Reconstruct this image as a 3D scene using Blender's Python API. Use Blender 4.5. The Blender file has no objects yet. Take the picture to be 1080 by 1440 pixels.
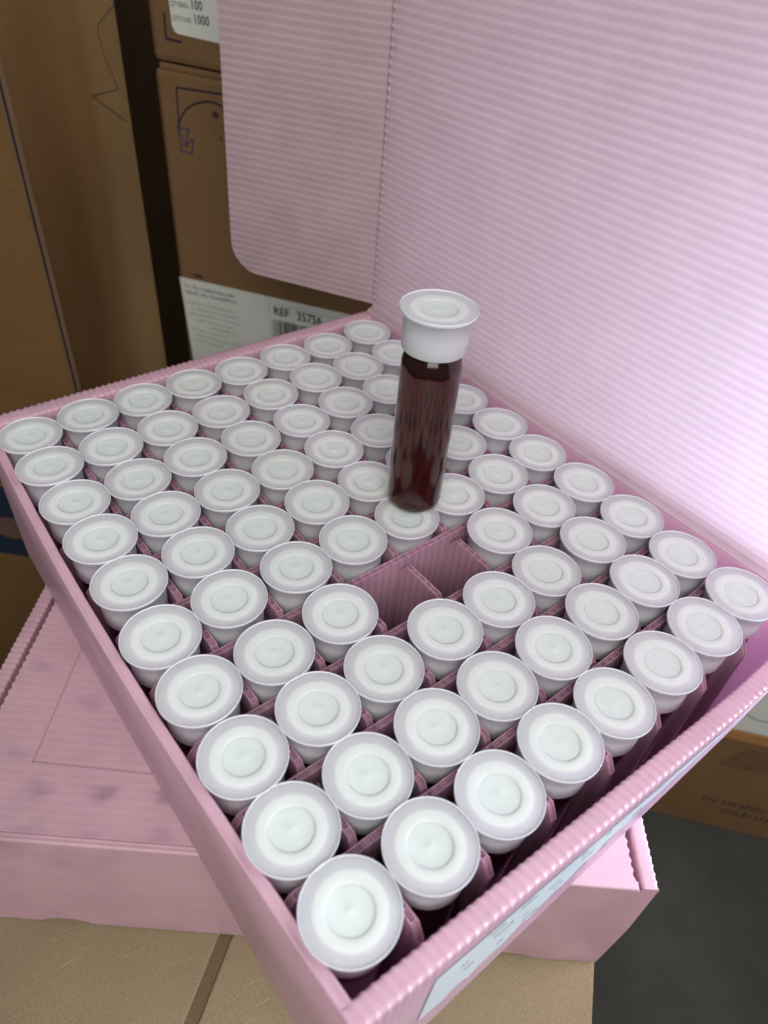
import bpy, bmesh, math, random
from mathutils import Vector, Matrix
random.seed(7)
# everything below is written in millimetres, with z = 0 at the tops of the vial caps; P() turns it into metres above the floor
S = 0.001
FLOOR = -300.0
def P(x, y, z): return Vector((x*S, y*S, (z-FLOOR)*S))
scene = bpy.context.scene
C = scene.collection

# ------------------------------------------------------------------ camera
cam = bpy.data.objects.new('camera', bpy.data.cameras.new('camera'))
C.objects.link(cam)
right = Vector((0.78475, -0.61508, 0.07648)); down = Vector((-0.36793, -0.56157, -0.74113)); fwd = Vector((0.49880, 0.55346, -0.66699))
M = Matrix((( right.x, -down.x, -fwd.x), (right.y, -down.y, -fwd.y), (right.z, -down.z, -fwd.z))).to_4x4()
M.translation = P(-30.32, -31.89, 130.69)
cam.matrix_world = M
cam.data.sensor_fit = 'VERTICAL'; cam.data.sensor_height = 36.0; cam.data.lens = 36.0*994.09/1440.0
cam.data.clip_start = 0.005; cam.data.clip_end = 20
cam.data.dof.use_dof = True; cam.data.dof.focus_distance = 0.185; cam.data.dof.aperture_fstop = 16.0
scene.camera = cam

# ------------------------------------------------------------------ light of the room
world = bpy.data.worlds.new('World'); scene.world = world; world.use_nodes = True
world.node_tree.nodes['Background'].inputs[0].default_value = (0.85, 0.93, 1.0, 1)
world.node_tree.nodes['Background'].inputs[1].default_value = 0.15
def area(name, loc, target, size, size_y, power, col):
    d = bpy.data.lights.new(name, 'AREA'); d.shape = 'RECTANGLE'; d.size = size*S; d.size_y = size_y*S
    d.energy = power; d.color = col
    o = bpy.data.objects.new(name, d); C.objects.link(o)
    o.location = P(*loc); o.rotation_euler = (P(*target)-P(*loc)).to_track_quat('-Z', 'Y').to_euler()
    return o
area('window_light', (560, -380, 470), (70, 60, 0), 460, 460, 5.2, (0.90, 0.955, 1.0))
lw_ = area('lid_glow_light', (234, -108, 34), (139, -14, 34), 90, 110, 0.48, (0.62, 0.82, 1.0)); lw_.data.spread = math.radians(80)  # added lamp for the glow low on the lid; no window stands here
area('room_light', (-250, -330, 500), (60, 80, 0), 500, 500, 4.7, (1.0, 0.985, 0.94))
scene.view_settings.view_transform = 'Standard'; scene.view_settings.look = 'None'
scene.view_settings.exposure = 0.16; scene.view_settings.gamma = 1.0; scene.view_settings.use_curve_mapping = False
scene.cycles.max_bounces = 12; scene.cycles.transmission_bounces = 10

# ------------------------------------------------------------------ materials
def new_mat(name):
    m = bpy.data.materials.new(name); m.use_nodes = True
    nt = m.node_tree; b = nt.nodes['Principled BSDF']
    return m, nt, b
def noise(nt, scale, detail=4, rough=0.6, vec=None, stretch=None):
    n = nt.nodes.new('ShaderNodeTexNoise'); n.inputs['Scale'].default_value = scale
    n.inputs['Detail'].default_value = detail; n.inputs['Roughness'].default_value = rough
    tc = nt.nodes.new('ShaderNodeTexCoord')
    mp = nt.nodes.new('ShaderNodeMapping')
    if stretch: mp.inputs['Scale'].default_value = stretch
    nt.links.new(tc.outputs['Object'], mp.inputs['Vector']); nt.links.new(mp.outputs[0], n.inputs['Vector'])
    return n
def ramp(nt, src, stops):
    r = nt.nodes.new('ShaderNodeValToRGB')
    el = r.color_ramp.elements
    while len(el) < len(stops): el.new(0.5)
    for e, (p, c) in zip(el, stops): e.position = p; e.color = (*c, 1)
    nt.links.new(src, r.inputs[0]); return r
def bump(nt, b, src, dist, strength=1.0):
    n = nt.nodes.new('ShaderNodeBump'); n.inputs['Distance'].default_value = dist; n.inputs['Strength'].default_value = strength
    nt.links.new(src, n.inputs['Height']); nt.links.new(n.outputs[0], b.inputs['Normal']); return n
def mix(nt, f, a, c, mode='MIX'):
    n = nt.nodes.new('ShaderNodeMix'); n.data_type = 'RGBA'; n.blend_type = mode
    if isinstance(f, float): n.inputs[0].default_value = f
    else: nt.links.new(f, n.inputs[0])
    for s, v in ((6, a), (7, c)):
        if isinstance(v, tuple): n.inputs[s].default_value = (*v, 1)
        else: nt.links.new(v, n.inputs[s])
    return n.outputs[2]

def plastic(name, col, trans, rough=0.38, smudge=0.0, tcol=None):
    """translucent polypropylene sheet: glossy skin, part of the light passes through"""
    m, nt, b = new_mat(name)
    n = noise(nt, 60, 5)
    c2 = tuple(x*0.86 for x in col)
    r = ramp(nt, n.outputs['Fac'], [(0.35, c2), (0.7, col)])
    src = r.outputs[0]
    if smudge:
        n2 = noise(nt, 38, 3, 0.5, stretch=(1, 1, 1))
        r2 = ramp(nt, n2.outputs['Fac'], [(0.52, (0, 0, 0)), (0.72, (1, 1, 1))])
        src = mix(nt, r2.outputs[0], src, tuple(x*(1-smudge) for x in col))
    nt.links.new(src, b.inputs['Base Color'])
    b.inputs['Roughness'].default_value = rough
    n3 = noise(nt, 900, 3)
    bump(nt, b, n3.outputs['Fac'], 0.00004, 0.5)
    t = nt.nodes.new('ShaderNodeBsdfTranslucent'); t.inputs[0].default_value = (*(tcol or col), 1)
    mx = nt.nodes.new('ShaderNodeMixShader'); mx.inputs[0].default_value = trans
    nt.links.new(b.outputs[0], mx.inputs[1]); nt.links.new(t.outputs[0], mx.inputs[2])
    nt.links.new(mx.outputs[0], nt.nodes['Material Output'].inputs[0])
    return m
PINK = (0.80, 0.51, 0.615)
pink = plastic('pink_corrugated_plastic', PINK, 0.30, 0.26, tcol=(0.80, 0.50, 0.66))
pink_lid = plastic('pink_lid_plastic', (0.75, 0.59, 0.63), 0.50, 0.42, tcol=(0.91, 0.75, 0.81))
def paint_show_through(m, base_xy, spots):
    """paints the shade of the caps inside, seen through the lid, into its colour"""
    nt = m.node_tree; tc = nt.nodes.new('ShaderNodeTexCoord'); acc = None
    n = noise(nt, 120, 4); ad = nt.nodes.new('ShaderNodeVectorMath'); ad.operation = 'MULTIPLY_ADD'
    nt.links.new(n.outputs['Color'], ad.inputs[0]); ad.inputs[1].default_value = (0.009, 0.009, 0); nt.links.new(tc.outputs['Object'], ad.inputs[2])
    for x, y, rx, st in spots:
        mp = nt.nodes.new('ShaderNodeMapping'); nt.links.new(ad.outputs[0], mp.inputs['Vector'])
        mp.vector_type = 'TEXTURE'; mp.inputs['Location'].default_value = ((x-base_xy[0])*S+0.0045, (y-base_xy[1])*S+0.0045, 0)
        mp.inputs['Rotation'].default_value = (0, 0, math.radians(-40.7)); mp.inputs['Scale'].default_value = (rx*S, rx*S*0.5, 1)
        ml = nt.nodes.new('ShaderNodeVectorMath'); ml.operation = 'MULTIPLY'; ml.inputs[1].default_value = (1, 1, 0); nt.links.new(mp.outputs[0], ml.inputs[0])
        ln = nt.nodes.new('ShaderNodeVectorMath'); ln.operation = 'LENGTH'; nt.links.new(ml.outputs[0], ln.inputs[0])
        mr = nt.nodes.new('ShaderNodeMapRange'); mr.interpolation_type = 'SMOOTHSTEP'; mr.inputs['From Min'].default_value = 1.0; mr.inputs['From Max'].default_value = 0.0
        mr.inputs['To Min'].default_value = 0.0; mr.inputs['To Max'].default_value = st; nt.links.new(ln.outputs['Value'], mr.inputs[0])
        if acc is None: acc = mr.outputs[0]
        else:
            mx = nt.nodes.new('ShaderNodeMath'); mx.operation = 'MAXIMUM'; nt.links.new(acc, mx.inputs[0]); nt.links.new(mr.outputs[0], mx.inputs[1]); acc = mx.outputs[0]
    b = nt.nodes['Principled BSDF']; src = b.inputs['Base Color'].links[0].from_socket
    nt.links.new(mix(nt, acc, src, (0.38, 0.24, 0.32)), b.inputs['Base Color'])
def add_webs(m, axis, k0, pitch=2.52, lo=0.80, a=None):
    """the webs inside the twin-wall sheet show as fine bands: thicker plastic where a web stands"""
    nt = m.node_tree
    tc = nt.nodes.new('ShaderNodeTexCoord'); dp = nt.nodes.new('ShaderNodeVectorMath'); dp.operation = 'DOT_PRODUCT'
    dp.inputs[1].default_value = axis; nt.links.new(tc.outputs['Object'], dp.inputs[0])
    m1 = nt.nodes.new('ShaderNodeMath'); m1.operation = 'MULTIPLY_ADD'; m1.inputs[1].default_value = 2*math.pi/(pitch*S); m1.inputs[2].default_value = 2*math.pi*k0/pitch
    nt.links.new(dp.outputs['Value'], m1.inputs[0])
    c = nt.nodes.new('ShaderNodeMath'); c.operation = 'COSINE'; nt.links.new(m1.outputs[0], c.inputs[0])
    mr = nt.nodes.new('ShaderNodeMapRange'); mr.inputs['From Min'].default_value = -1; mr.inputs['To Min'].default_value = lo
    nt.links.new(c.outputs[0], mr.inputs[0])
    for n in list(nt.nodes):
        if n.type in ('BSDF_TRANSLUCENT', 'BSDF_PRINCIPLED'):
            inp = n.inputs[0]; src = inp.links[0].from_socket if inp.links else tuple(inp.default_value)[:3]
            v = nt.nodes.new('ShaderNodeVectorMath'); v.operation = 'SCALE'
            if isinstance(src, tuple): v.inputs[0].default_value = src
            else: nt.links.new(src, v.inputs[0])
            nt.links.new(mr.outputs[0], v.inputs['Scale']); nt.links.new(v.outputs[0], inp)
add_webs(pink_lid, (0, 0, 1), -58.8, lo=0.87)
pink_top = plastic('pink_scuffed_lid', (0.71, 0.45, 0.53), 0.22, 0.40)
paint_show_through(pink_top, (56.3, 90.0), [(-35.1, 89.0, 7, .55), (-22.5, 77.7, 6, .75), (-8.9, 66.9, 6, .8), (-42.4, 79.7, 7, .35), (-29.2, 69.2, 6, .35), (-15.1, 57.2, 7, .4), (-21.8, 128.3, 7, .35), (-14.7, 107.6, 7, .35), (-37.7, 103.0, 6, .35)])  # dark blobs in the colour for caps showing through the lid
def divider_plastic(name, axis):
    m = plastic(name, (0.66, 0.38, 0.50), 0.28, 0.40); add_webs(m, axis, 0.0, pitch=2.5, lo=0.84); return m
pink_div = divider_plastic('pink_long_divider', (1, 0, 0)); pink_div2 = divider_plastic('pink_cross_divider', (0, 1, 0))
pink_old = plastic('pink_scuffed_plastic', (0.71, 0.45, 0.53), 0.22, 0.42, smudge=0.32)
crease_m = plastic('crease_plastic', (0.52, 0.32, 0.39), 0.1, 0.5)

def pe(name, col, sss, trans, rough=0.36):
    m, nt, b = new_mat(name)
    n = noise(nt, 300, 3)
    r = ramp(nt, n.outputs['Fac'], [(0.3, tuple(x*0.95 for x in col)), (0.7, col)])
    nt.links.new(r.outputs[0], b.inputs['Base Color'])
    b.inputs['Roughness'].default_value = rough
    if sss:
        b.inputs['Subsurface Weight'].default_value = sss
        b.inputs['Subsurface Radius'].default_value = (1.0, 0.9, 0.85)
        b.inputs['Subsurface Scale'].default_value = 0.0016
    n3 = noise(nt, 500, 2); bump(nt, b, n3.outputs['Fac'], 0.00006, 0.6)
    t = nt.nodes.new('ShaderNodeBsdfTranslucent'); t.inputs[0].default_value = (*col, 1)
    mx = nt.nodes.new('ShaderNodeMixShader'); mx.inputs[0].default_value = trans
    nt.links.new(b.outputs[0], mx.inputs[1]); nt.links.new(t.outputs[0], mx.inputs[2])
    nt.links.new(mx.outputs[0], nt.nodes['Material Output'].inputs[0])
    return m
def cap_material():
    """one moulding: thick and milky over the plug, thin and more see-through out in the flange"""
    m, nt, b = new_mat('white_polyethylene')
    tc = nt.nodes.new('ShaderNodeTexCoord'); sx = nt.nodes.new('ShaderNodeSeparateXYZ'); nt.links.new(tc.outputs['Object'], sx.inputs[0])
    cx = nt.nodes.new('ShaderNodeCombineXYZ'); nt.links.new(sx.outputs[0], cx.inputs[0]); nt.links.new(sx.outputs[1], cx.inputs[1])
    ln = nt.nodes.new('ShaderNodeVectorMath'); ln.operation = 'LENGTH'; nt.links.new(cx.outputs[0], ln.inputs[0])
    mr = nt.nodes.new('ShaderNodeMapRange'); mr.inputs['From Min'].default_value = 0.0; mr.inputs['From Max'].default_value = 0.0092
    nt.links.new(ln.outputs['Value'], mr.inputs[0])
    n = noise(nt, 300, 3)
    thick = (0.89, 0.925, 0.905); thin = (0.80, 0.78, 0.84)
    r = ramp(nt, mr.outputs[0], [(0.0, thick), (0.69, thick), (0.745, thin), (0.965, thin), (0.985, (0.9, 0.9, 0.93))])
    r.color_ramp.interpolation = 'EASE'
    src = mix(nt, 0.10, r.outputs[0], n.outputs['Fac'], 'MULTIPLY')
    oi = nt.nodes.new('ShaderNodeObjectInfo'); rv_ = ramp(nt, oi.outputs['Random'], [(0.0, (0.93, 0.94, 0.92)), (1.0, (1, 1, 1))])
    src = mix(nt, 1.0, src, rv_.outputs[0], 'MULTIPLY')
    nt.links.new(src, b.inputs['Base Color'])
    b.inputs['Roughness'].default_value = 0.34
    b.inputs['Subsurface Weight'].default_value = 0.8
    b.inputs['Subsurface Radius'].default_value = (1.0, 0.9, 0.9); b.inputs['Subsurface Scale'].default_value = 0.0035
    n3 = noise(nt, 450, 2); bump(nt, b, n3.outputs['Fac'], 0.00007, 0.6)
    rt = ramp(nt, mr.outputs[0], [(0.0, (0.12,)*3), (0.66, (0.12,)*3), (0.80, (0.26,)*3)])
    t = nt.nodes.new('ShaderNodeBsdfTranslucent'); nt.links.new(r.outputs[0], t.inputs[0])
    mx = nt.nodes.new('ShaderNodeMixShader'); nt.links.new(rt.outputs[0], mx.inputs[0])
    nt.links.new(b.outputs[0], mx.inputs[1]); nt.links.new(t.outputs[0], mx.inputs[2])
    nt.links.new(mx.outputs[0], nt.nodes['Material Output'].inputs[0])
    return m
cap_m = cap_material()
lip_m = pe('flange_lip_polyethylene', (0.88, 0.88, 0.92), 0.0, 0.30, 0.25)
disc_m = pe('thin_centre_polyethylene', (0.75, 0.81, 0.79), 0.4, 0.15)

def glass():
    m, nt, b = new_mat('amber_glass')
    b.inputs['Base Color'].default_value = (0.085, 0.015, 0.010, 1)
    b.inputs['Transmission Weight'].default_value = 0.85
    b.inputs['Roughness'].default_value = 0.13
    b.inputs['IOR'].default_value = 1.48; b.inputs['Specular IOR Level'].default_value = 0.24
    return m
amber = glass()

def card(name, col, dark=0.8, grain=(1, 1, 1), rough=0.85):
    m, nt, b = new_mat(name)
    n = noise(nt, 14, 6, 0.65)
    r = ramp(nt, n.outputs['Fac'], [(0.3, tuple(x*dark for x in col)), (0.7, col)])
    n2 = noise(nt, 1400, 3, 0.7, stretch=grain)
    r2 = ramp(nt, n2.outputs['Fac'], [(0.3, (0.72, 0.72, 0.72)), (0.7, (1.0, 1.0, 1.0))])
    src = mix(nt, 1.0, r.outputs[0], r2.outputs[0], 'MULTIPLY')
    nt.links.new(src, b.inputs['Base Color']); b.inputs['Roughness'].default_value = rough
    b.inputs['Specular IOR Level'].default_value = 0.25
    bump(nt, b, n2.outputs['Fac'], 0.0001, 0.6)
    return m
kraft = card('kraft_cardboard', (0.19, 0.105, 0.045))
kraft_left = card('brown_kraft_cardboard', (0.19, 0.10, 0.034), 0.75)
kraft_top = card('tan_carton_board', (0.32, 0.24, 0.145), 0.80)
kraft_edge = card('cut_cardboard_edge', (0.17, 0.10, 0.05), 0.7, (1, 1, 0.05))
kraft_dark = card('carton_gap_tape', (0.17, 0.115, 0.065), 0.8)
ink = card('faded_print_ink', (0.025, 0.02, 0.03), 0.8)
ink_soft = card('worn_print_ink', (0.05, 0.035, 0.035), 0.6)
blue_ink = card('dark_blue_print', (0.012, 0.022, 0.045), 0.7)
brown_logo = card('brown_patch_board', (0.14, 0.085, 0.06), 0.6)
def paper(name, col, rough=0.5):
    m, nt, b = new_mat(name)
    n = noise(nt, 45, 5)
    r = ramp(nt, n.outputs['Fac'], [(0.3, tuple(x*0.88 for x in col)), (0.7, col)])
    nt.links.new(r.outputs[0], b.inputs['Base Color']); b.inputs['Roughness'].default_value = rough
    return m
label_m = paper('label_paper', (0.56, 0.57, 0.52)); sticker_m = paper('sticker_paper', (0.56, 0.58, 0.61), 0.4)
text_m = paper('label_ink', (0.03, 0.03, 0.035)); text_soft = paper('small_label_ink', (0.24, 0.25, 0.23))
floor_m = card('dark_rough_floor', (0.050, 0.048, 0.042), 0.5, rough=0.9)

# ------------------------------------------------------------------ building helpers
def empty(name, label, cat, loc, group=None):
    o = bpy.data.objects.new(name, None); C.objects.link(o); o.location = P(*loc)
    o.empty_display_size = 0.01
    o['label'] = label; o['category'] = cat
    if group: o['group'] = group
    bpy.context.view_layer.update()
    return o
class MB:
    def __init__(s): s.v = []; s.f = []; s.sm = []
    def add(s, verts, faces, smooth=False):
        k = len(s.v); s.v += [tuple(v) for v in verts]; s.f += [tuple(k+i for i in f) for f in faces]; s.sm += [smooth]*len(faces)
        return s
    def box(s, a, b, fr=None):
        """box between corners a and b, optionally in a frame (origin, ax, ay, az)"""
        x0, y0, z0 = a; x1, y1, z1 = b
        vs = [(x, y, z) for z in (z0, z1) for y in (y0, y1) for x in (x0, x1)]
        if fr:
            o, ax, ay, az = fr
            vs = [tuple(o + ax*x + ay*y + az*z) for x, y, z in vs]
            # frames may be left-handed; normals are recalculated on build
        return s.add(vs, [(0,2,3,1), (4,5,7,6), (0,1,5,4), (2,6,7,3), (0,4,6,2), (1,3,7,5)])
    def prism(s, poly, t0, t1, fr):
        """extrude polygon (a, b) of frame axes ax, ay along az from t0 to t1"""
        o, ax, ay, az = fr; n = len(poly)
        vs = [o+ax*a+ay*b+az*t0 for a, b in poly] + [o+ax*a+ay*b+az*t1 for a, b in poly]
        fs = [tuple(range(n)), tuple(range(2*n-1, n-1, -1))] + [(i, (i+1) % n, n+(i+1) % n, n+i) for i in range(n)]
        return s.add(vs, fs)
    def grid(s, rows, close_u=False, close_v=False, smooth=True):
        nu = len(rows); nv = len(rows[0]); vs = [p for r in rows for p in r]; fs = []
        for i in range(nu if close_u else nu-1):
            for j in range(nv if close_v else nv-1):
                fs.append((i*nv+j, i*nv+(j+1) % nv, ((i+1) % nu)*nv+(j+1) % nv, ((i+1) % nu)*nv+j))
        return s.add(vs, fs, smooth)
    def lathe(s, prof, n=48, smooth=True, cap0=False, cap1=False):
        rows = [[(r*math.cos(2*math.pi*k/n), r*math.sin(2*math.pi*k/n), z) for k in range(n)] for r, z in prof]
        k0 = len(s.v); s.grid(rows, close_v=True, smooth=smooth)
        if cap0: s.f.append(tuple(k0+i for i in range(n))); s.sm.append(smooth)
        if cap1: s.f.append(tuple(k0+(len(prof)-1)*n+i for i in range(n))); s.sm.append(smooth)
        return s
    def mesh(s, name, mat, base=None, bevel=0, recalc=True):
        m = bpy.data.meshes.new(name)
        if base is None: vs = [Vector(v)*S for v in s.v]
        else: vs = [P(*v)-base for v in s.v]
        m.from_pydata(vs, [], s.f)
        m.polygons.foreach_set('use_smooth', s.sm)
        m.materials.append(mat)
        if True:
            bm = bmesh.new(); bm.from_mesh(m)
            if bevel:
                es = [e for e in bm.edges if len(e.link_faces) == 2 and e.calc_face_angle(0) > 0.5]
                bmesh.ops.bevel(bm, geom=es, offset=bevel*S, segments=2, affect='EDGES', profile=0.6)
            if recalc or bevel: bmesh.ops.recalc_face_normals(bm, faces=bm.faces)
            for e in bm.edges:
                if len(e.link_faces) != 2 or e.calc_face_angle(0) > 1.15: e.smooth = False
            bm.to_mesh(m); bm.free()
        m.update(); return m
    def build(s, name, mat, parent=None, bevel=0, recalc=True, world_base=None):
        """world coordinates in mm; the mesh is stored relative to its top-level thing"""
        base = world_base if world_base is not None else (root_loc(parent) if parent else Vector((0, 0, 0)))
        o = bpy.data.objects.new(name, s.mesh(name, mat, base, bevel, recalc)); C.objects.link(o)
        if parent: o.parent = parent
        else: o.location = base
        return o
def root_loc(p):
    while p.parent: p = p.parent
    return p.location.copy()
def V(*a): return Vector(a)
EZ = V(0, 0, 1)
def text(body, size, fr, mat, name, parent, bold=0.0, squash=1.0, lift=0.05):
    """flat lettering as a mesh in the plane of frame fr = (origin, ax, ay, az)"""
    cu = bpy.data.curves.new(name, 'FONT'); cu.body = body; cu.size = size; cu.offset = bold; cu.resolution_u = 2
    t = bpy.data.objects.new('tmp', cu); C.objects.link(t)
    bpy.context.view_layer.update()
    me = bpy.data.meshes.new_from_object(t.evaluated_get(bpy.context.evaluated_depsgraph_get()))
    bpy.data.objects.remove(t)
    o, ax, ay, az = fr; base = root_loc(parent)
    for v in me.vertices: v.co = P(*(o + ax*v.co.x*squash + ay*v.co.y + az*lift)) - base
    me.materials.clear(); me.materials.append(mat); me.name = name
    ob = bpy.data.objects.new(name, me); C.objects.link(ob); ob.parent = parent
    return ob
def scribble_text(mb, x, y, width, h, fr, rnd, lift=0.05):
    """a line of print too small to read: small strokes grouped like words"""
    a = x
    while a < x+width:
        w = rnd.uniform(2.0, 6.0)*h*0.55
        b = a
        while b < min(a+w, x+width):
            hh = h*rnd.choice((0.6, 0.65, 1.0)); t = h*rnd.uniform(0.14, 0.24)
            mb.box((b, y, 0), (b+t, y+hh, lift), fr)
            if rnd.random() < 0.65:
                yy = y + rnd.choice((0, hh*0.5, hh-0.14*h)); mb.box((b+t, yy, 0), (b+t+h*0.25, yy+h*0.14, lift), fr)
            b += h*0.52
        a += w + h*0.5

# ================================================================== the surroundings
fl = MB().box((-900, -900, FLOOR-20), (1500, 1500, FLOOR)).build('floor', floor_m); fl['kind'] = 'structure'

# --- carton the boxes stand on: its top is z = TT
TT = -118.0
e1 = V(0.8018, 0.5976, 0); e2 = V(0.5976, -0.8018, 0)    # along / across its right-hand edge
carton = empty('cardboard_carton', 'tan cardboard carton under the two pink boxes, dark seam across its top', 'carton', tuple((e1*60+e2*-44).to_tuple()[:2])+(FLOOR,))
frc = (V(0, 0, 0), e1, e2, EZ)
A0, A1 = -230, 300
MB().box((A0, -158, FLOOR), (A1, 71.0, TT-3.2), frc).build('carton_body', kraft_top, carton, bevel=0.8)
MB().box((A0, -39.7, TT-3.1), (A1, 71.6, TT), frc).build('top_flap', kraft_top, carton, bevel=0.7)
MB().box((A0, -158.6, TT-3.1), (A1, -43.6, TT), frc).build('top_flap', kraft_top, carton, bevel=0.7)
MB().box((A0+1, -43.5, TT-3.1), (A1-1, -39.8, TT-0.6), frc).build('seam_strip', kraft_dark, carton)
# pale scratches on the flap left of the seam
sc = MB(); rn = random.Random(3)
for k in range(26):
    x = rn.uniform(-18, 22); y = rn.uniform(-92, -52) if k % 3 else rn.uniform(-36, -14); a = rn.uniform(0.5, 1.1); L = rn.uniform(2, 9)
    fx = (e1*x+e2*y+EZ*TT, e1*math.cos(a)+e2*math.sin(a), e2*math.cos(a)-e1*math.sin(a), EZ)
    sc.box((0, 0, 0), (L, rn.uniform(0.06, 0.16), 0.03), fx)
sc.build('scratches', card('scuffed_board', (0.50, 0.40, 0.27)), carton)['kind'] = 'stuff'

# --- stack of two shipping cartons behind, frame: h to the right along the face, n towards the camera
n0 = V(-0.8884, -0.4592, 0); h0 = V(0.4592, -0.8884, 0)
so = n0*-259.23
frs = (so, h0, EZ, n0)          # (along, up, out)
def stack_carton(label, z0, z1, hx0, hx1, loc):
    t = empty('shipping_carton', label, 'carton', loc, 'stacked shipping cartons behind the pink box')
    fr = (so, h0, EZ, n0)
    w = (hx0+hx1)/2
    MB().box((hx0, z0, -300), (hx1, z1-2.2, 0), fr).build('carton_body', kraft, t, bevel=2.6)
    MB().box((hx0+2.6, z1-2.6, -298), (hx1-2.6, z1, -0.6), fr).build('top_flap', kraft, t, bevel=0.8)
    return t
def at(a, b, c=0): return so + h0*a + EZ*b + n0*c
lc = stack_carton('lower brown shipping carton with a printed arch outline and a REF label', FLOOR, 60.2, -233.2, 60, tuple(at(-90, 0, -150).to_tuple()[:2])+(FLOOR,))
uc = stack_carton('upper brown shipping carton with a white quantity label on its corner', 60.8, 172, -232.6, 60, tuple(at(-90, 0, -150).to_tuple()[:2])+(60.8,))
def stroke(mb, pts, w, fr, lift=0.06):
    o, ax, ay, az = fr
    for (a, b), (c, d) in zip(pts[:-1], pts[1:]):
        u = V(c-a, d-b, 0); L = u.length; u /= L
        f = (o+ax*a+ay*b, ax*u.x+ay*u.y, ay*u.x-ax*u.y, az)
        mb.box((-w*0.4, -w/2, 0), (L+w*0.4, w/2, lift), f)
# print on the lower carton
pr = MB()
stroke(pr, [(-170, 53.4), (-221.6, 51.4), (-222.6, 33)], 0.9, frs)
arc = [(-222.4, 35.0), (-221.6, 37.6), (-220.0, 40.0), (-217.4, 42.9), (-214.3, 45.0), (-210.8, 46.6), (-207.2, 47.8), (-203.7, 48.4), (-200, 48.2), (-196, 47), (-192, 44)]
stroke(pr, arc, 0.9, frs, 0.09)
ring = [(-201.0+1.1*math.cos(t*math.pi/5), 43.4+0.9*math.sin(t*math.pi/5)) for t in range(11)]
stroke(pr, ring, 0.8, frs, 0.12)
pr.build('printed_arch', ink, lc)
zz = MB()
stroke(zz, [(-223.2, 34.2), (-216.9, 34.9), (-219.6, 27.6), (-215.0, 30.6), (-216.2, 24.2), (-222.4, 24.2), (-223.2, 34.2)], 0.8, frs, 0.14)
stroke(zz, [(-221.4, 32.6), (-220.6, 27.0), (-217.6, 27.4)], 0.6, frs, 0.16)
zz.build('printed_zigzag', card('violet_print_ink', (0.06, 0.045, 0.08)), lc)
MB().box((-199.6, 33.0, 0), (-198.6, 34.4, 0.06), frs).box((-223.0, -38.9, 0), (-217.4, -37.3, 0.06), frs).build('printed_mark', ink, lc)
# REF label, slightly tilted
al = math.radians(3.4); lx = h0*math.cos(al)+EZ*math.sin(al); lz = EZ*math.cos(al)-h0*math.sin(al)
lo = at(-232.9, -41.6)
frl = (lo, lx, lz, n0)
lab = MB().box((0, -62, 0), (118, 0, 0.12), frl).build('white_label', label_m, lc)
frt = (lo + n0*0.14, lx, lz, n0)
rr = random.Random(5); tx = MB()
scribble_text(tx, 8.0, -5.2, 27.5, 1.9, frt, rr); scribble_text(tx, 3.2, -5.2, 3.2, 1.5, frt, rr)
scribble_text(tx, 3.0, -8.6, 33, 1.9, frt, rr)
tx.build('fine_print', text_m, lc)['kind'] = 'stuff'
tx = MB()
for q, (x, w) in enumerate([(3, 31), (5, 32), (2.5, 33), (6, 27), (14, 20), (3, 24), (3, 33), (3, 20)]):
    scribble_text(tx, x, -14.4-3.3*q, w, 1.6, frt, rr)
tx.build('fine_print', text_soft, lc)['kind'] = 'stuff'
bx = MB()
stroke(bx, [(57, -40), (57, -3.4), (112, -3.4), (112, -40)], 0.25, frt, 0.03)
bx.build('label_frame', text_soft, lc)
def ftx(a, b): return (frt[0]+lx*a+lz*b, lx, lz, n0)
text('REF', 6.3, ftx(59.4, -9.2), text_m, 'reference_text', lc, bold=0.14)
text('35756', 7.2, ftx(73.6, -9.6), text_m, 'reference_number', lc, bold=0.14, squash=0.84)
bc = MB(); a = 58.5
while a < 108:
    w = rr.choice((0.35, 0.35, 0.7, 1.05)); bc.box((a, -30, 0), (a+w, -12.2, 0.05), frt); a += w + rr.choice((0.35, 0.35, 0.7))
bc.build('barcode', text_m, lc)['kind'] = 'stuff'
# quantity label of the upper carton with rounded corner, and printed corner bracket
lb = [(-190, 71.6), (-217.6, 73.4-0.9), (-219.4, 73.3), (-220.5, 75.4), (-221.6, 110), (-150, 112), (-150, 70.5)]
MB().prism(lb, 0, 0.12, frs).build('white_label', label_m, uc)
frq = (so + n0*0.14, h0, EZ, n0)
def fq(a, b): return (frq[0]+h0*a+EZ*b, h0, EZ, n0)
text('QTY/BAG:', 2.7, fq(-220.3, 82.4), text_m, 'quantity_text', uc, squash=0.80)
text('100', 4.9, fq(-209.8, 82.4), text_m, 'quantity_number', uc, bold=0.06, squash=0.85)
text('QTY/CASE:', 2.7, fq(-219.9, 77.3), text_m, 'quantity_text', uc, squash=0.78)
text('1000', 4.9, fq(-208.9, 77.4), text_m, 'quantity_number', uc, bold=0.06, squash=0.85)
br = MB(); stroke(br, [(-224.0, 79.2), (-224.4, 69.9), (-216.6, 69.6)], 1.0, frs)
br.build('printed_bracket', ink, uc)

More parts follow.
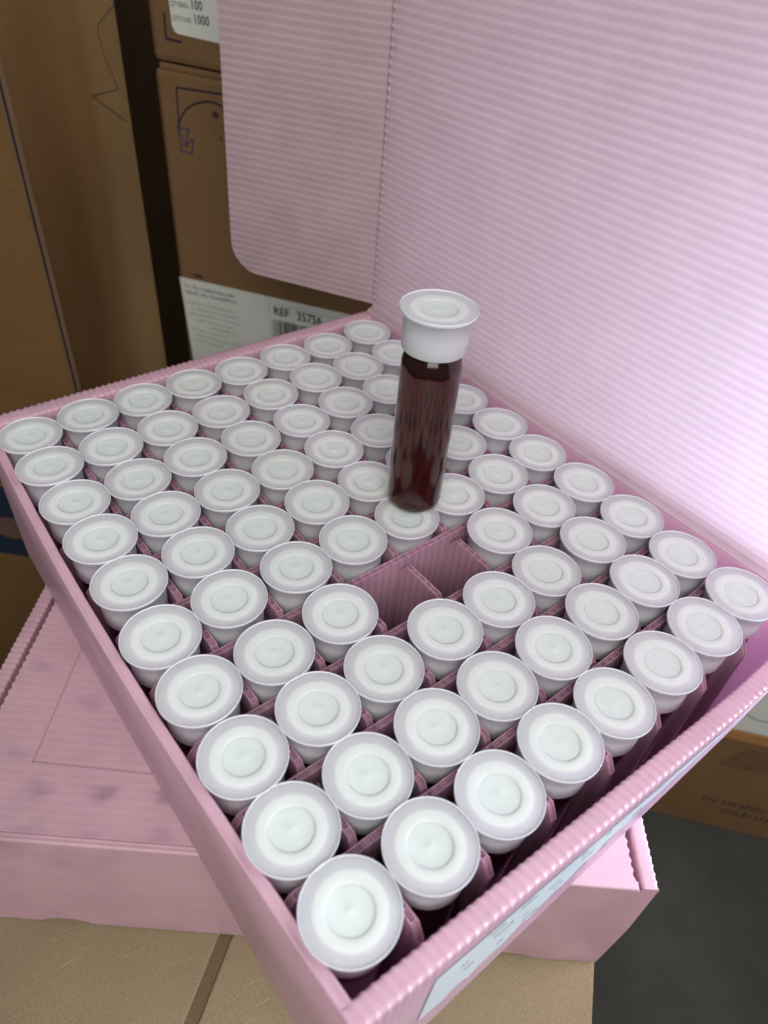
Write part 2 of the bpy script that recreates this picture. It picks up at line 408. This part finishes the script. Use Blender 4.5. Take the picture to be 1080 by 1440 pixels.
# --- tall carton on the left
E = V(42, 261, 0); r0 = V(0.7071, 0.7071, 0); l0 = V(-0.7071, 0.7071, 0)
tall = empty('tall_carton', 'tall brown carton at far left with a taped corner and a dark blue printed band', 'carton', (39, 350, FLOOR))
frE = (E, r0, l0, EZ)
MB().box((0, 0, FLOOR), (97, 300, 320), frE).build('carton_body', kraft_left, tall, bevel=1.2)
MB().box((-0.5, -0.5, FLOOR), (1.0, 1.3, 318), frE).build('corner_edge', kraft_edge, tall)
MB().box((-0.42, 1.35, FLOOR), (0.5, 2.2, 318), frE).build('corner_groove', ink, tall)
MB().box((-0.9, 2.25, FLOOR), (0.5, 3.4, 318), frE).build('corner_edge', kraft_edge, tall)
fE2 = (E, r0, EZ, -l0)
sk = MB()
stroke(sk, [(96.5, 81), (78.1, 76.3), (76.0, 73.4), (79, 64), (85.1, 55.2), (87.5, 50.8), (74, 52.0), (61.1, 53.2), (74, 46.0), (91, 37.0)], 0.55, fE2, 0.08)
sk.build('printed_star_outline', ink_soft, tall)
fE3 = (E, l0, EZ, -r0)
MB().box((30, -171.5, 0), (150, -119.6, 0.25), fE3).build('blue_band', blue_ink, tall)
lg = [(60+11*math.cos(t*math.pi/8), -150+8*math.sin(t*math.pi/8)) for t in range(16)]
MB().prism(lg, 0.2, 0.45, fE3).build('printed_emblem', brown_logo, tall)

bk = empty('gap_backing_carton', 'added brown carton, set back to darken the gap beside the tall carton', 'carton', (0, 600, FLOOR))  # made-up carton that closes the gap and keeps it dark
MB().box((98.5, 75, FLOOR), (460, 420, 300), frE).build('carton_body', kraft_left, bk, bevel=1.2)
MB().box((99, 283, 300.05), (419.5, 287, 300.4), frE).build('seam_strip', kraft_dark, bk)

# --- cartons standing on the floor at the right
a0 = V(257.3, 7.6, 0); q1 = V(0.6370, -0.7709, 0); q2 = V(-0.7709, -0.6370, 0)   # along face to the right, towards camera
if (V(-30, -32, 0)-a0).dot(q2) < 0: q2 = -q2
frr = (a0, q1, EZ, q2)
rc = empty('low_carton', 'low brown carton with worn print on the dark floor at right', 'carton', tuple((a0+q1*50-q2*90).to_tuple()[:2])+(FLOOR,))
MB().box((-60, FLOOR, -200), (210, -198.5, 0), frr).build('carton_body', kraft, rc, bevel=1.2)
MB().box((-60, -204.6, 0.05), (210, -197.0, 0.9), frr).build('top_edge', card('orange_board_edge', (0.42, 0.20, 0.07), 0.7), rc)
wp = MB(); rw = random.Random(11)
frw = (a0 + q2*0.05, q1, EZ, q2)
for k in range(6): scribble_text(wp, 26-k*1.5, -214-3.4*k, 60, 2.2, frw, rw)
for k in range(2): scribble_text(wp, 24+k*14, -272-9*k, 80, 6, frw, rw)
wp.build('worn_print', ink_soft, rc)['kind'] = 'stuff'
ro = empty('white_carton', 'white printed carton lying on the low brown carton at right edge', 'carton', tuple((a0+q1*50-q2*90).to_tuple()[:2])+(-196.8,))
MB().box((-55, -196.8, -190), (205, -140, 0.4), frr).build('carton_body', label_m, ro, bevel=1.0)
wq = MB()
stroke(wq, [(4, -176), (12, -181), (20, -184.5), (34, -184), (60, -184.6)], 1.0, (a0+q2*0.45, q1, EZ, q2), 0.05)
wq.build('printed_line', text_soft, ro)

# ================================================================== the pink boxes
PITCH = 2.06
def short_wall(mb, ix, x0, x1, yi, yo, zi, zt, yib, yob, zb, fl=PITCH, amp=0.36, bulge=0.0):
    """double, folded-over end wall; x along the wall, yi/yo inner/outer top edge as functions of x; ribs across its top"""
    n = int((x1-x0)/fl*8); rows = []
    for k in range(n+1):
        x = x0+(x1-x0)*k/n
        b = (0.5+0.5*math.cos(2*math.pi*(x-x0)/fl)); b3 = b**3.5
        i = yi(x); o = yo(x); w = (o-i); s = 1 if w > 0 else -1
        wob = 0.12*math.sin(x*1.7)+0.08*math.sin(x*0.63+1)
        zi_ = zi+wob*0.3
        prof = [(yib, zb), (yib+(i-yib)*0.5, (zb+zi)/2), (i+s*0.04, zi_-2.2), (i-s*amp*b3*0.5, zi_-0.75), (i+s*0.18-s*amp*b3*0.4, zi_-0.12+amp*b3*0.8),
                (i+s*0.6, zi_+0.02+amp*0.5*b3), (i+w*0.3, zt+amp*0.22*b), (i+w*0.5, zt-0.03+amp*0.18*b), (i+w*0.7, zt+amp*0.22*b), (o-s*0.7, zi_+0.02+amp*0.5*b3),
                (o-s*0.2+s*amp*b3*0.6, zi_-0.12+amp*b3*1.0), (o+s*amp*b3*0.9, zi_-0.7), (o+s*b3*amp*0.15, zi_-1.7),
                (o+(yob-o)*0.5+s*bulge, (zb+zi)/2), (yob, zb)]
        rows.append([ix(x, y, z) for y, z in prof])
    mb.grid(rows, close_v=True)
    m = len(rows[0]); k0 = len(mb.v)-len(rows)*m
    mb.f.append(tuple(k0+i for i in range(m))); mb.sm.append(False)
    mb.f.append(tuple(k0+(len(rows)-1)*m+i for i in range(m))); mb.sm.append(False)
def fluted_sheet(mb, fr, a0, a1, outline, thick, pitch=2.52, amp=0.09, seg=1):
    """corrugated sheet; ribs run along ax, stacked along ay from outline(b) -> (amin, amax); fr=(o,ax,ay,az), az the outward side"""
    o, ax, ay, az = fr
    n = max(8, int((a1-a0)/pitch*8)); rows = []
    for k in range(n+1):
        b = a0+(a1-a0)*k/n
        c = math.cos(2*math.pi*b/pitch); rib = amp*(max(0, c)**1.3) - amp*0.5*(0.5-0.5*c)
        lo_, hi_ = outline(b)
        r = []
        for q in range(seg+1):
            a = lo_+(hi_-lo_)*q/seg
            r.append(o+ax*a+ay*b+az*(thick/2+rib))
        for q in range(seg, -1, -1):
            a = lo_+(hi_-lo_)*q/seg
            r.append(o+ax*a+ay*b-az*(thick/2+rib))
        rows.append(r)
    mb.grid(rows, close_v=True)
    m = len(rows[0]); k0 = len(mb.v)-len(rows)*m
    mb.f.append(tuple(k0+i for i in range(m))); mb.sm.append(False)
    mb.f.append(tuple(k0+(len(rows)-1)*m+i for i in range(m))); mb.sm.append(False)

FZ = -57.0; BZ = -58.8      # top and underside of the upper box floor
ub = empty('storage_box', 'open pink corrugated plastic box full of capped vials, lid raised', 'storage box', (63, 80, BZ))
RZ = -1.3
# front end wall (label side) and far end wall
fy = lambda x: -10.2-4.4*min(1, max(0, (x+8)/105.0))
w = MB(); short_wall(w, lambda x, y, z: (x, y, z), -9.2, 136.3, fy, lambda x: fy(x)-4.3, RZ, RZ+0.1, -10.6, -14.6, BZ)
front_wall = w.build('end_wall', pink, ub, recalc=True)
w = MB(); short_wall(w, lambda x, y, z: (x, y, z), -6.5, 136.3, lambda x: 172.2, lambda x: 177.6, RZ+0.4, RZ+0.6, 172.4, 176.6, BZ)
w.build('end_wall', pink, ub)
# long side wall (left), slightly bowed, single sheet with two skins
rows = []
for k in range(61):
    y = -13.4+(177.2+13.4)*k/60; bow = math.sin(math.pi*min(1, max(0, (y+13.4)/190.6)))
    xi = -6.9-2.9*bow; xo = xi-2.5
    if k == 60: xo += 0.8
    rows.append([(-8.2, y, BZ), (-8.2-1.0*bow, y, -28), (xi, y, RZ-0.2), (xi-0.25, y, RZ+0.1), (xi-0.55, y, RZ+0.1), (xi-0.8, y, RZ-0.12), (xo+0.75, y, RZ-0.12), (xo+0.5, y, RZ+0.1), (xo+0.2, y, RZ+0.1), (xo, y, RZ-0.2), (-9.8-1.4*bow, y, -28), (-9.6, y, BZ)])
w = MB(); w.grid(rows, close_v=True); m_ = 12
w.f.append(tuple(range(m_))); w.sm.append(False); w.f.append(tuple(60*m_+i for i in range(m_))); w.sm.append(False)
w.build('side_wall', pink, ub)
MB().box((136.4, -14.4, BZ), (138.8, 177.0, RZ+0.6)).build('hinge_wall', pink, ub, bevel=0.3)
MB().box((-8.6, -14.0, BZ-0.1), (136.3, 176.2, FZ)).build('box_floor', pink, ub)
# sticker on the front wall
def fo(x, z):   # outer face of the front wall
    t = (z-RZ)/(BZ-RZ); o = fy(x)-4.3; return o+(-14.6-o)*t-0.12
st = []
N = 40
for k in range(N+1):
    x = 8.0+(104.5-8.0)*k/N
    zt_ = -10.0 - 0.9*math.sin(x*0.13)*0.3
    zbm = -40 if x < 30 else -40+(x-30)/74.0*31
    zbm += 1.4*math.sin(x*1.9)+0.9*math.sin(x*4.1)
    xs = 4.0 if k else 0
    st.append([(x, fo(x, zt_)-0.05, zt_), (x, fo(x, (zt_+zbm)/2)-0.05, (zt_+zbm)/2), (x, fo(x, zbm)-0.05, min(zbm, zt_-0.6))])
sm = MB(); sm.grid(st)
# give the paper a thickness
sm.grid([[(p[0], p[1]+0.1, p[2]) for p in r] for r in st])
stk = sm.build('paper_sticker', sticker_m, ub, recalc=False)
sp = MB(); r9 = random.Random(21)
for q in range(5):
    for k in range(9):
        x = 13+q*2+k*8.5+r9.uniform(-1, 1); z = -14-6.2*q
        if x > 74-q*4 or (q+k) % 3 == 0 or q > 3: continue
        xx = x
        for g in range(r9.randint(2, 5)):
            wd = r9.uniform(0.3, 1.0)
            y = fo(xx, z)-0.10
            sp.box((xx, y-0.03, z), (xx+wd, y+0.02, z+r9.uniform(1.0, 1.7))); xx += wd+0.4
sp.build('sticker_print', text_soft, ub)['kind'] = 'stuff'

# lid, standing up from the hinge wall
LX = 141.0
lid_fr = (V(LX, 0, 0), V(0, 1, 0), EZ, V(-1, 0, 0))
w = MB(); fluted_sheet(w, lid_fr, 2.2, 150, lambda b: (-17.5, 175.6), 2.6, seg=2)
lid = w.build('lid', pink_lid, ub)
# hinge fold: smooth band between wall and lid with a fine line
hg = []
for k in range(41):
    y = -17.5+(175.6+17.5)*k/40
    hg.append([(138.85, y, RZ+0.2), (137.2, y, RZ+0.75), (136.3, y, 0.0), (136.9, y, 0.9), (138.0, y, 1.35), (138.3, y, 1.15), (138.6, y, 1.5), (139.4, y, 2.4), (141.6, y, 2.2), (141.9, y, 0.4)])
w = MB(); w.grid(hg, close_v=True); w.build('hinge_fold', pink_lid, lid)
# flaps of the lid
a_ = math.radians(30); fd = V(-math.sin(a_), math.cos(a_), 0); fn = V(-math.cos(a_), -math.sin(a_), 0)
F0 = V(139.8, 176.4, 0)
def flap_out(b):
    z0 = 2.0; r = 12.0
    if b < z0+r: 
        d = r-(b-z0); hi = 64.6-r+math.sqrt(max(0, r*r-d*d))
    else: hi = 64.6-0.011*(b-20)
    return (0.0, hi)
w = MB(); fluted_sheet(w, (F0+fn*-1.2, fd, EZ, fn), 2.0, 150, flap_out, 2.4, seg=2)
w.build('side_flap', pink_lid, lid)
fd2 = V(0.10, -0.995, 0); fn2 = V(-0.995, -0.10, 0)
w = MB(); fluted_sheet(w, (V(141.0, -18.6, 0), fd2, EZ, fn2), 2.0, 150, flap_out, 2.4)
w.build('side_flap', pink_lid, lid)
# the folds between lid and flaps: a seam beaded by the flute ends
def fold(p, name):
    rows = []; n = int(148/2.52*8)
    for k in range(n+1):
        z = 2.2+147.6*k/n; b = (0.5+0.5*math.cos(2*math.pi*z/2.52))**2
        r = 0.75+0.42*b
        rows.append([(p.x+r*math.cos(t*math.pi/4), p.y+r*math.sin(t*math.pi/4), z) for t in range(8)])
    q = MB(); q.grid(rows, close_v=True); return q.build(name, pink_lid, lid)
fold(V(140.2, 176.0, 0), 'fold_seam'); fold(V(140.6, -18.1, 0), 'fold_seam')

# --- divider grid: long strips across, short-edge strips along, all twin-walled with open flutes on top
dg = empty('divider_grid', 'pink plastic divider grid standing between the vials inside the open box', 'divider', (63, 81, FZ))
DT = -4.2
def twin(fr, a0, a1, top, zb, t=1.7, pitch=2.5):
    """twin-wall divider strip: two skins and the webs between them; top(a) height of the upper edge"""
    mb = MB(); o, ax, az = fr
    samples = sorted(set([a0, a1]+[a for a, _ in top_pts(top)])) 
    samples = [a for a in samples if a0 <= a <= a1]
    hs = [htop(top, a) for a in samples]
    poly = [(a0, zb)]+[(a1, zb)]+[(a, h) for a, h in reversed(list(zip(samples, hs)))]
    f = (o, ax, EZ, az)
    mb.prism(poly, -t/2, -t/2+0.34, f); mb.prism(poly, t/2-0.34, t/2, f)
    a = a0+0.02
    while a < a1-0.2:
        h = htop(top, a+0.1)-0.03
        mb.box((a, zb, -t/2+0.30), (a+0.26, h, t/2-0.30), f); a += pitch
    for (p0, h0_), (p1, h1_) in zip(zip(samples, hs), list(zip(samples, hs))[1:]):
        mb.add([tuple(o+ax*p+EZ*(h-0.9)+az*s_) for p, h in ((p0, h0_), (p1, h1_)) for s_ in (-t/2+0.2, t/2-0.2)], [(0, 1, 3, 2)])
    return mb
def top_pts(top): return top
def htop(top, a):
    for (x0, z0), (x1, z1) in zip(top[:-1], top[1:]):
        if x0 <= a <= x1: return z0+(z1-z0)*((a-x0)/(x1-x0) if x1 > x0 else 0)
    return top[-1][1] if a > top[-1][0] else top[0][1]
rd = random.Random(4)
for k in range(9):
    y = 9+18*k + rd.uniform(-0.25, 0.25)
    x0, x1 = -8.0+rd.uniform(-0.3, 0.3), 135.6
    top = [(x0, DT-3.0), (x0+2.4, DT), (x1-2.4, DT), (x1, DT-3.0)]
    twin((V(0, y, 0), V(1, 0, 0), V(0, 1, 0)), x0, x1, top, FZ).build('long_divider', pink_div, dg)
for i in range(7):
    x = 9+18*i + rd.uniform(-0.25, 0.25)
    y0, y1 = -9.2+rd.uniform(-0.4, 0.4), 171.5
    top = [(y0, DT-4.2), (y0+2.2, DT-0.4)]
    for k in range(9):
        y = 9+18*k
        top += [(y-2.9, DT-0.4), (y-1.0, DT-3.4), (y+1.0, DT-3.4), (y+2.9, DT-0.4)]
    top += [(y1-2.0, DT-0.4), (y1, DT-3)]
    twin((V(x, 0, 0), V(0, 1, 0), V(-1, 0, 0)), y0, y1, top, FZ+0.02).build('cross_divider', pink_div2, dg)

# ================================================================== vials
VH = 57.0
def vial_meshes():
    g = MB()   # local z: 0 = base; shoulder at 44, neck under the cap
    outer = [(0.01, 0.7), (3.5, 0.35), (5.2, 0.0), (6.5, 0.25), (7.2, 1.2), (7.4, 2.6), (7.4, 20), (7.4, 41.5), (7.3, 43.3), (6.8, 45.0), (5.9, 46.3), (5.4, 47.2), (5.4, 54.5)]
    inner = [(4.2, 54.5), (4.2, 46.8), (4.9, 45.6), (5.9, 44.2), (6.3, 42.8), (6.3, 41.9), (6.0, 41.4), (5.4, 41.25), (0.01, 41.2)]   # head space above the contents
    g.lathe(outer+inner, 144)
    m_g = g.mesh('glass_body', amber)
    c = MB()   # cap, skirt and the bright ring of its plug
    c.lathe([(6.2, 47.2), (7.74, 46.9), (7.84, 47.1), (7.9, 51.0), (7.93, 55.6), (8.6, 55.92), (8.95, 56.0), (8.98, 56.3), (8.9, 56.48), (8.0, 56.42), (7.3, 56.38), (6.9, 56.42), (6.5, 56.50), (6.1, 56.54), (4.9, 56.53), (4.55, 56.48), (4.3, 56.38), (4.15, 56.22), (4.1, 55.9), (0.01, 55.9)], 64)
    c.lathe([(6.2, 47.2), (6.2, 54.9), (0.01, 54.9)], 40)
    m_c = c.mesh('cap', cap_m)
    f = MB()   # fine raised lip round the flange
    f.lathe([(8.80, 56.3), (8.84, 56.72), (8.92, 56.82), (9.0, 56.80), (9.05, 56.66), (9.05, 56.1), (8.92, 55.95), (8.80, 56.3)], 72)
    m_f = f.mesh('flange_lip', lip_m)
    d = MB()
    d.lathe([(4.22, 55.95), (4.18, 56.24), (3.8, 56.17), (2.0, 56.14), (0.5, 56.15), (0.3, 56.21), (0.01, 56.23)], 40)
    m_d = d.mesh('centre_disc', disc_m)
    return m_g, m_c, m_f, m_d
MG, MC, MF, MD = vial_meshes()
def tilt_spin(tilt, spin):
    return (Matrix.Rotation(tilt[1], 3, 'Y') @ Matrix.Rotation(tilt[0], 3, 'X') @ Matrix.Rotation(spin, 3, 'Z')).to_euler()
def make_vial(label, loc, tilt=(0, 0), spin=0.0, group=None):
    root = empty('vial', label, 'vial', loc, group)
    root.rotation_euler = tilt_spin(tilt, spin)
    g = bpy.data.objects.new('glass_body', MG); C.objects.link(g); g.parent = root
    c = bpy.data.objects.new('cap', MC); C.objects.link(c); c.parent = root
    f = bpy.data.objects.new('flange_lip', MF); C.objects.link(f); f.parent = c
    d = bpy.data.objects.new('centre_disc', MD); C.objects.link(d); d.parent = c
    return root
def copy_vial(src, label, loc, tilt, spin):
    r = src.copy(); C.objects.link(r); r.location = P(*loc); r.rotation_euler = tilt_spin(tilt, spin); r['label'] = label
    for ch in src.children:
        c = ch.copy(); C.objects.link(c); c.parent = r
        for g in ch.children:
            d = g.copy(); C.objects.link(d); d.parent = c
    return r
CAPS={(0,0):(0.3,161.7),(0,1):(-0.0,143.8),(0,2):(0.4,126.1),(0,3):(0.4,108.4),(0,4):(0.3,90.7),(0,5):(-0.6,71.6),(0,6):(-0.2,53.8),(0,7):(-0.2,35.5),(0,8):(-0.2,17.8),(0,9):(0.3,0.2),(1,0):(18.0,162.2),(1,1):(17.7,143.8),(1,2):(18.1,126.1),(1,3):(18.1,108.4),(1,4):(18.5,90.7),(1,5):(17.4,72.8),(1,6):(18.0,53.4),(1,7):(17.8,35.7),(1,8):(17.6,18.0),(1,9):(18.5,0.3),(2,0):(35.7,162.2),(2,1):(35.5,143.8),(2,2):(35.8,126.1),(2,3):(36.3,108.2),(2,4):(36.2,90.2),(2,5):(36.1,72.5),(2,6):(36.5,54.0),(2,7):(35.6,35.9),(2,8):(35.5,17.9),(2,9):(36.2,-0.2),(3,0):(53.4,161.8),(3,1):(53.6,143.6),(3,2):(54.2,125.9),(3,3):(54.4,108.1),(3,4):(54.5,90.4),(3,5):(53.8,72.4),(3,7):(54.1,36.1),(3,8):(53.3,17.8),(3,9):(54.2,0.1),(4,0):(71.1,161.6),(4,1):(72.1,143.7),(4,2):(72.7,126.0),(4,3):(72.5,107.8),(4,4):(72.4,90.1),(4,5):(72.0,72.0),(4,7):(71.8,35.7),(4,8):(71.7,17.5),(4,9):(71.9,-0.4),(5,0):(89.2,162.0),(5,1):(90.5,144.3),(5,2):(90.4,126.6),(5,3):(90.1,108.0),(5,4):(90.1,90.0),(5,5):(89.7,72.0),(5,6):(90.0,53.5),(5,7):(89.5,35.7),(5,8):(90.0,18.0),(5,9):(90.2,-0.2),(6,0):(107.3,161.3),(6,1):(108.2,143.5),(6,2):(108.0,125.8),(6,3):(108.0,108.0),(6,4):(108.0,90.0),(6,5):(107.4,71.5),(6,6):(108.5,53.7),(6,7):(108.6,36.0),(6,8):(108.0,18.2),(6,9):(108.2,0.2),(7,0):(126.2,162.0),(7,1):(126.0,144.0),(7,2):(126.0,126.0),(7,3):(126.0,108.0),(7,4):(126.4,89.8),(7,5):(125.6,72.1),(7,6):(126.4,54.0),(7,7):(126.9,36.3),(7,8):(125.7,18.4),(7,9):(125.9,0.7)}
ORD = ['first', 'second', 'third', 'fourth', 'fifth', 'sixth', 'seventh', 'eighth', 'ninth', 'tenth']
def vial_label(i, j):
    front = 9-j            # rows counted from the wall with the sticker
    if (i, j) == (0, 9): return 'white-capped vial in the near corner of the box, closest to the camera'
    if (i, j) == (0, 0): return 'white-capped vial in the far left corner of the box'
    if (i, j) == (7, 0): return 'white-capped vial in the far corner where lid and far end wall meet'
    if (i, j) == (7, 9): return 'white-capped vial at the right corner between lid hinge and front wall'
    if (i, j) == (4, 5): return 'white-capped vial that the loose brown vial stands on'
    side = 'left side wall' if i < 4 else 'lid hinge'
    a = ORD[i if i < 4 else 7-i]
    if front < 5: return 'white-capped vial %s from the %s, %s from the near end wall' % (a, side, ORD[front])
    return 'white-capped vial %s from the %s, %s from the far end wall' % (a, side, ORD[j])
proto = None; rv = random.Random(9)
for (i, j), (x, y) in CAPS.items():
    near = math.hypot(x-78, y-77) < 20
    t = (0, 0) if near else (rv.uniform(-0.022, 0.022), rv.uniform(-0.022, 0.022))
    z = FZ+0.05 if near else FZ+rv.uniform(0.02, 0.8)
    # the cap's place is measured at its top; the base sits under it, shifted by the tilt
    bx_ = min(127.5, max(0.0, x - math.sin(t[1])*VH)); by_ = y + math.sin(t[0])*VH
    t = (t[0], math.asin((x-bx_)/VH))
    sp_ = rv.uniform(0, 6.28)
    lbl = vial_label(i, j)
    if proto is None: proto = make_vial(lbl, (bx_, by_, z), t, 0, 'capped vials standing in the cells of the box')
    else: copy_vial(proto, lbl, (bx_, by_, z), t, sp_)
loose = make_vial('loose dark brown glass vial with white cap, standing upright on the other caps', (78.0, 76.6, 0.15), (0.0, 0.0), 0.6)
loose.scale = (1.02, 1.02, 1.025)

# ================================================================== the closed box underneath
u0 = V(0.758, -0.652, 0); m0 = V(0.652, 0.758, 0)
LT = BZ-0.15           # top of its lid
lbx = empty('storage_box', 'closed pink corrugated plastic box lying crosswise under the open one', 'storage box', tuple((u0*-16+m0*105).to_tuple()[:2])+(TT,))
O = V(0, 0, 0)
U0, U1, M0, M1 = -112.0, 80.8, 30.2, 178.0
# lid sheet: ribs run along u
w = MB(); fluted_sheet(w, (V(0, 0, LT-1.3), u0, m0, EZ), M0+1.6, M1, lambda b: (U0+6.2-0.22*math.cos(2*math.pi*b/2.52), U1-6.0+0.22*math.cos(2*math.pi*b/2.52)), 2.4, pitch=2.52, amp=0.025, seg=2)
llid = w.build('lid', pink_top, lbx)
# front edge: two parallel fold lines, then the front flap hanging down with thumb notches
rows = []
for k in range(61):
    u = U0+5.4+(U1-5.4-U0-5.4)*k/60
    pr_ = [(M0+2.4, LT-0.25), (M0+1.9, LT+0.16), (M0+1.5, LT+0.02), (M0+1.1, LT-0.12), (M0+0.75, LT+0.06), (M0+0.25, LT-0.12), (M0, LT-0.7), (M0+0.3, LT-2.0), (M0+2.4, LT-2.2)]
    rows.append([tuple(u0*u+m0*m+EZ*z) for m, z in pr_])
w = MB(); w.grid(rows, close_v=True); w.build('front_fold', pink_old, llid)
def notch(uc, r=8.5, d=3.0): return [(uc-r, 0), (uc-r*0.7, d*0.55), (uc-r*0.3, d), (uc+r*0.3, d), (uc+r*0.7, d*0.6), (uc+r*0.95, 0)]
H_ = LT-1.0-TT
bot = [(U0+5.6, 0.9)] + [(a, 0.9+b) for a, b in notch(-85)] + [(a, 0.9+b) for a, b in notch(52)] + [(U1-1.0, 0.9)]
poly = [(a, b-H_-1.0) for a, b in bot] + [(U1-4.7, -1.2), (U0+5.6, -1.2)]
w = MB(); w.prism(poly, 0, 2.3, (V(0, 0, LT)+m0*(M0+0.1), u0, EZ, m0)); w.build('front_flap', pink_old, llid, bevel=0.25)
# body
w = MB(); w.box((U0+4.4, M0+2.8, TT+0.02), (U1-4.4, M1, LT-4.2), (O, u0, m0, EZ)); w.build('box_body', pink_old, lbx, bevel=0.3)
# the two end walls, folded double, a groove between them and the lid
def lw(x0, x1, yi, yo):
    q = MB(); ix = lambda m, u, z: tuple(u0*u+m0*m+EZ*z)
    short_wall(q, ix, x0, x1, lambda x: yi, lambda x: yo, LT-0.3, LT-0.2, yi, yo-(0.3 if yo > 0 else -0.3), TT+0.02, amp=0.24, bulge=0.9)
    return q
lw(M0+0.5, M1, U1-4.2, U1).build('end_wall', pink_old, lbx)
lw(M0+0.5, M1, U0+4.2, U0).build('end_wall', pink_old, lbx)
# crease lines pressed into the lid
cr = MB(); frk = (V(0, 0, LT+0.03), u0, m0, EZ)
stroke(cr, [(-90.5, 93), (-89.8, 51.5), (-53.0, 50.6), (-20, 50.2)], 0.35, frk, 0.12)
cr.build('crease_line', crease_m, llid)
bpy.context.view_layer.update()
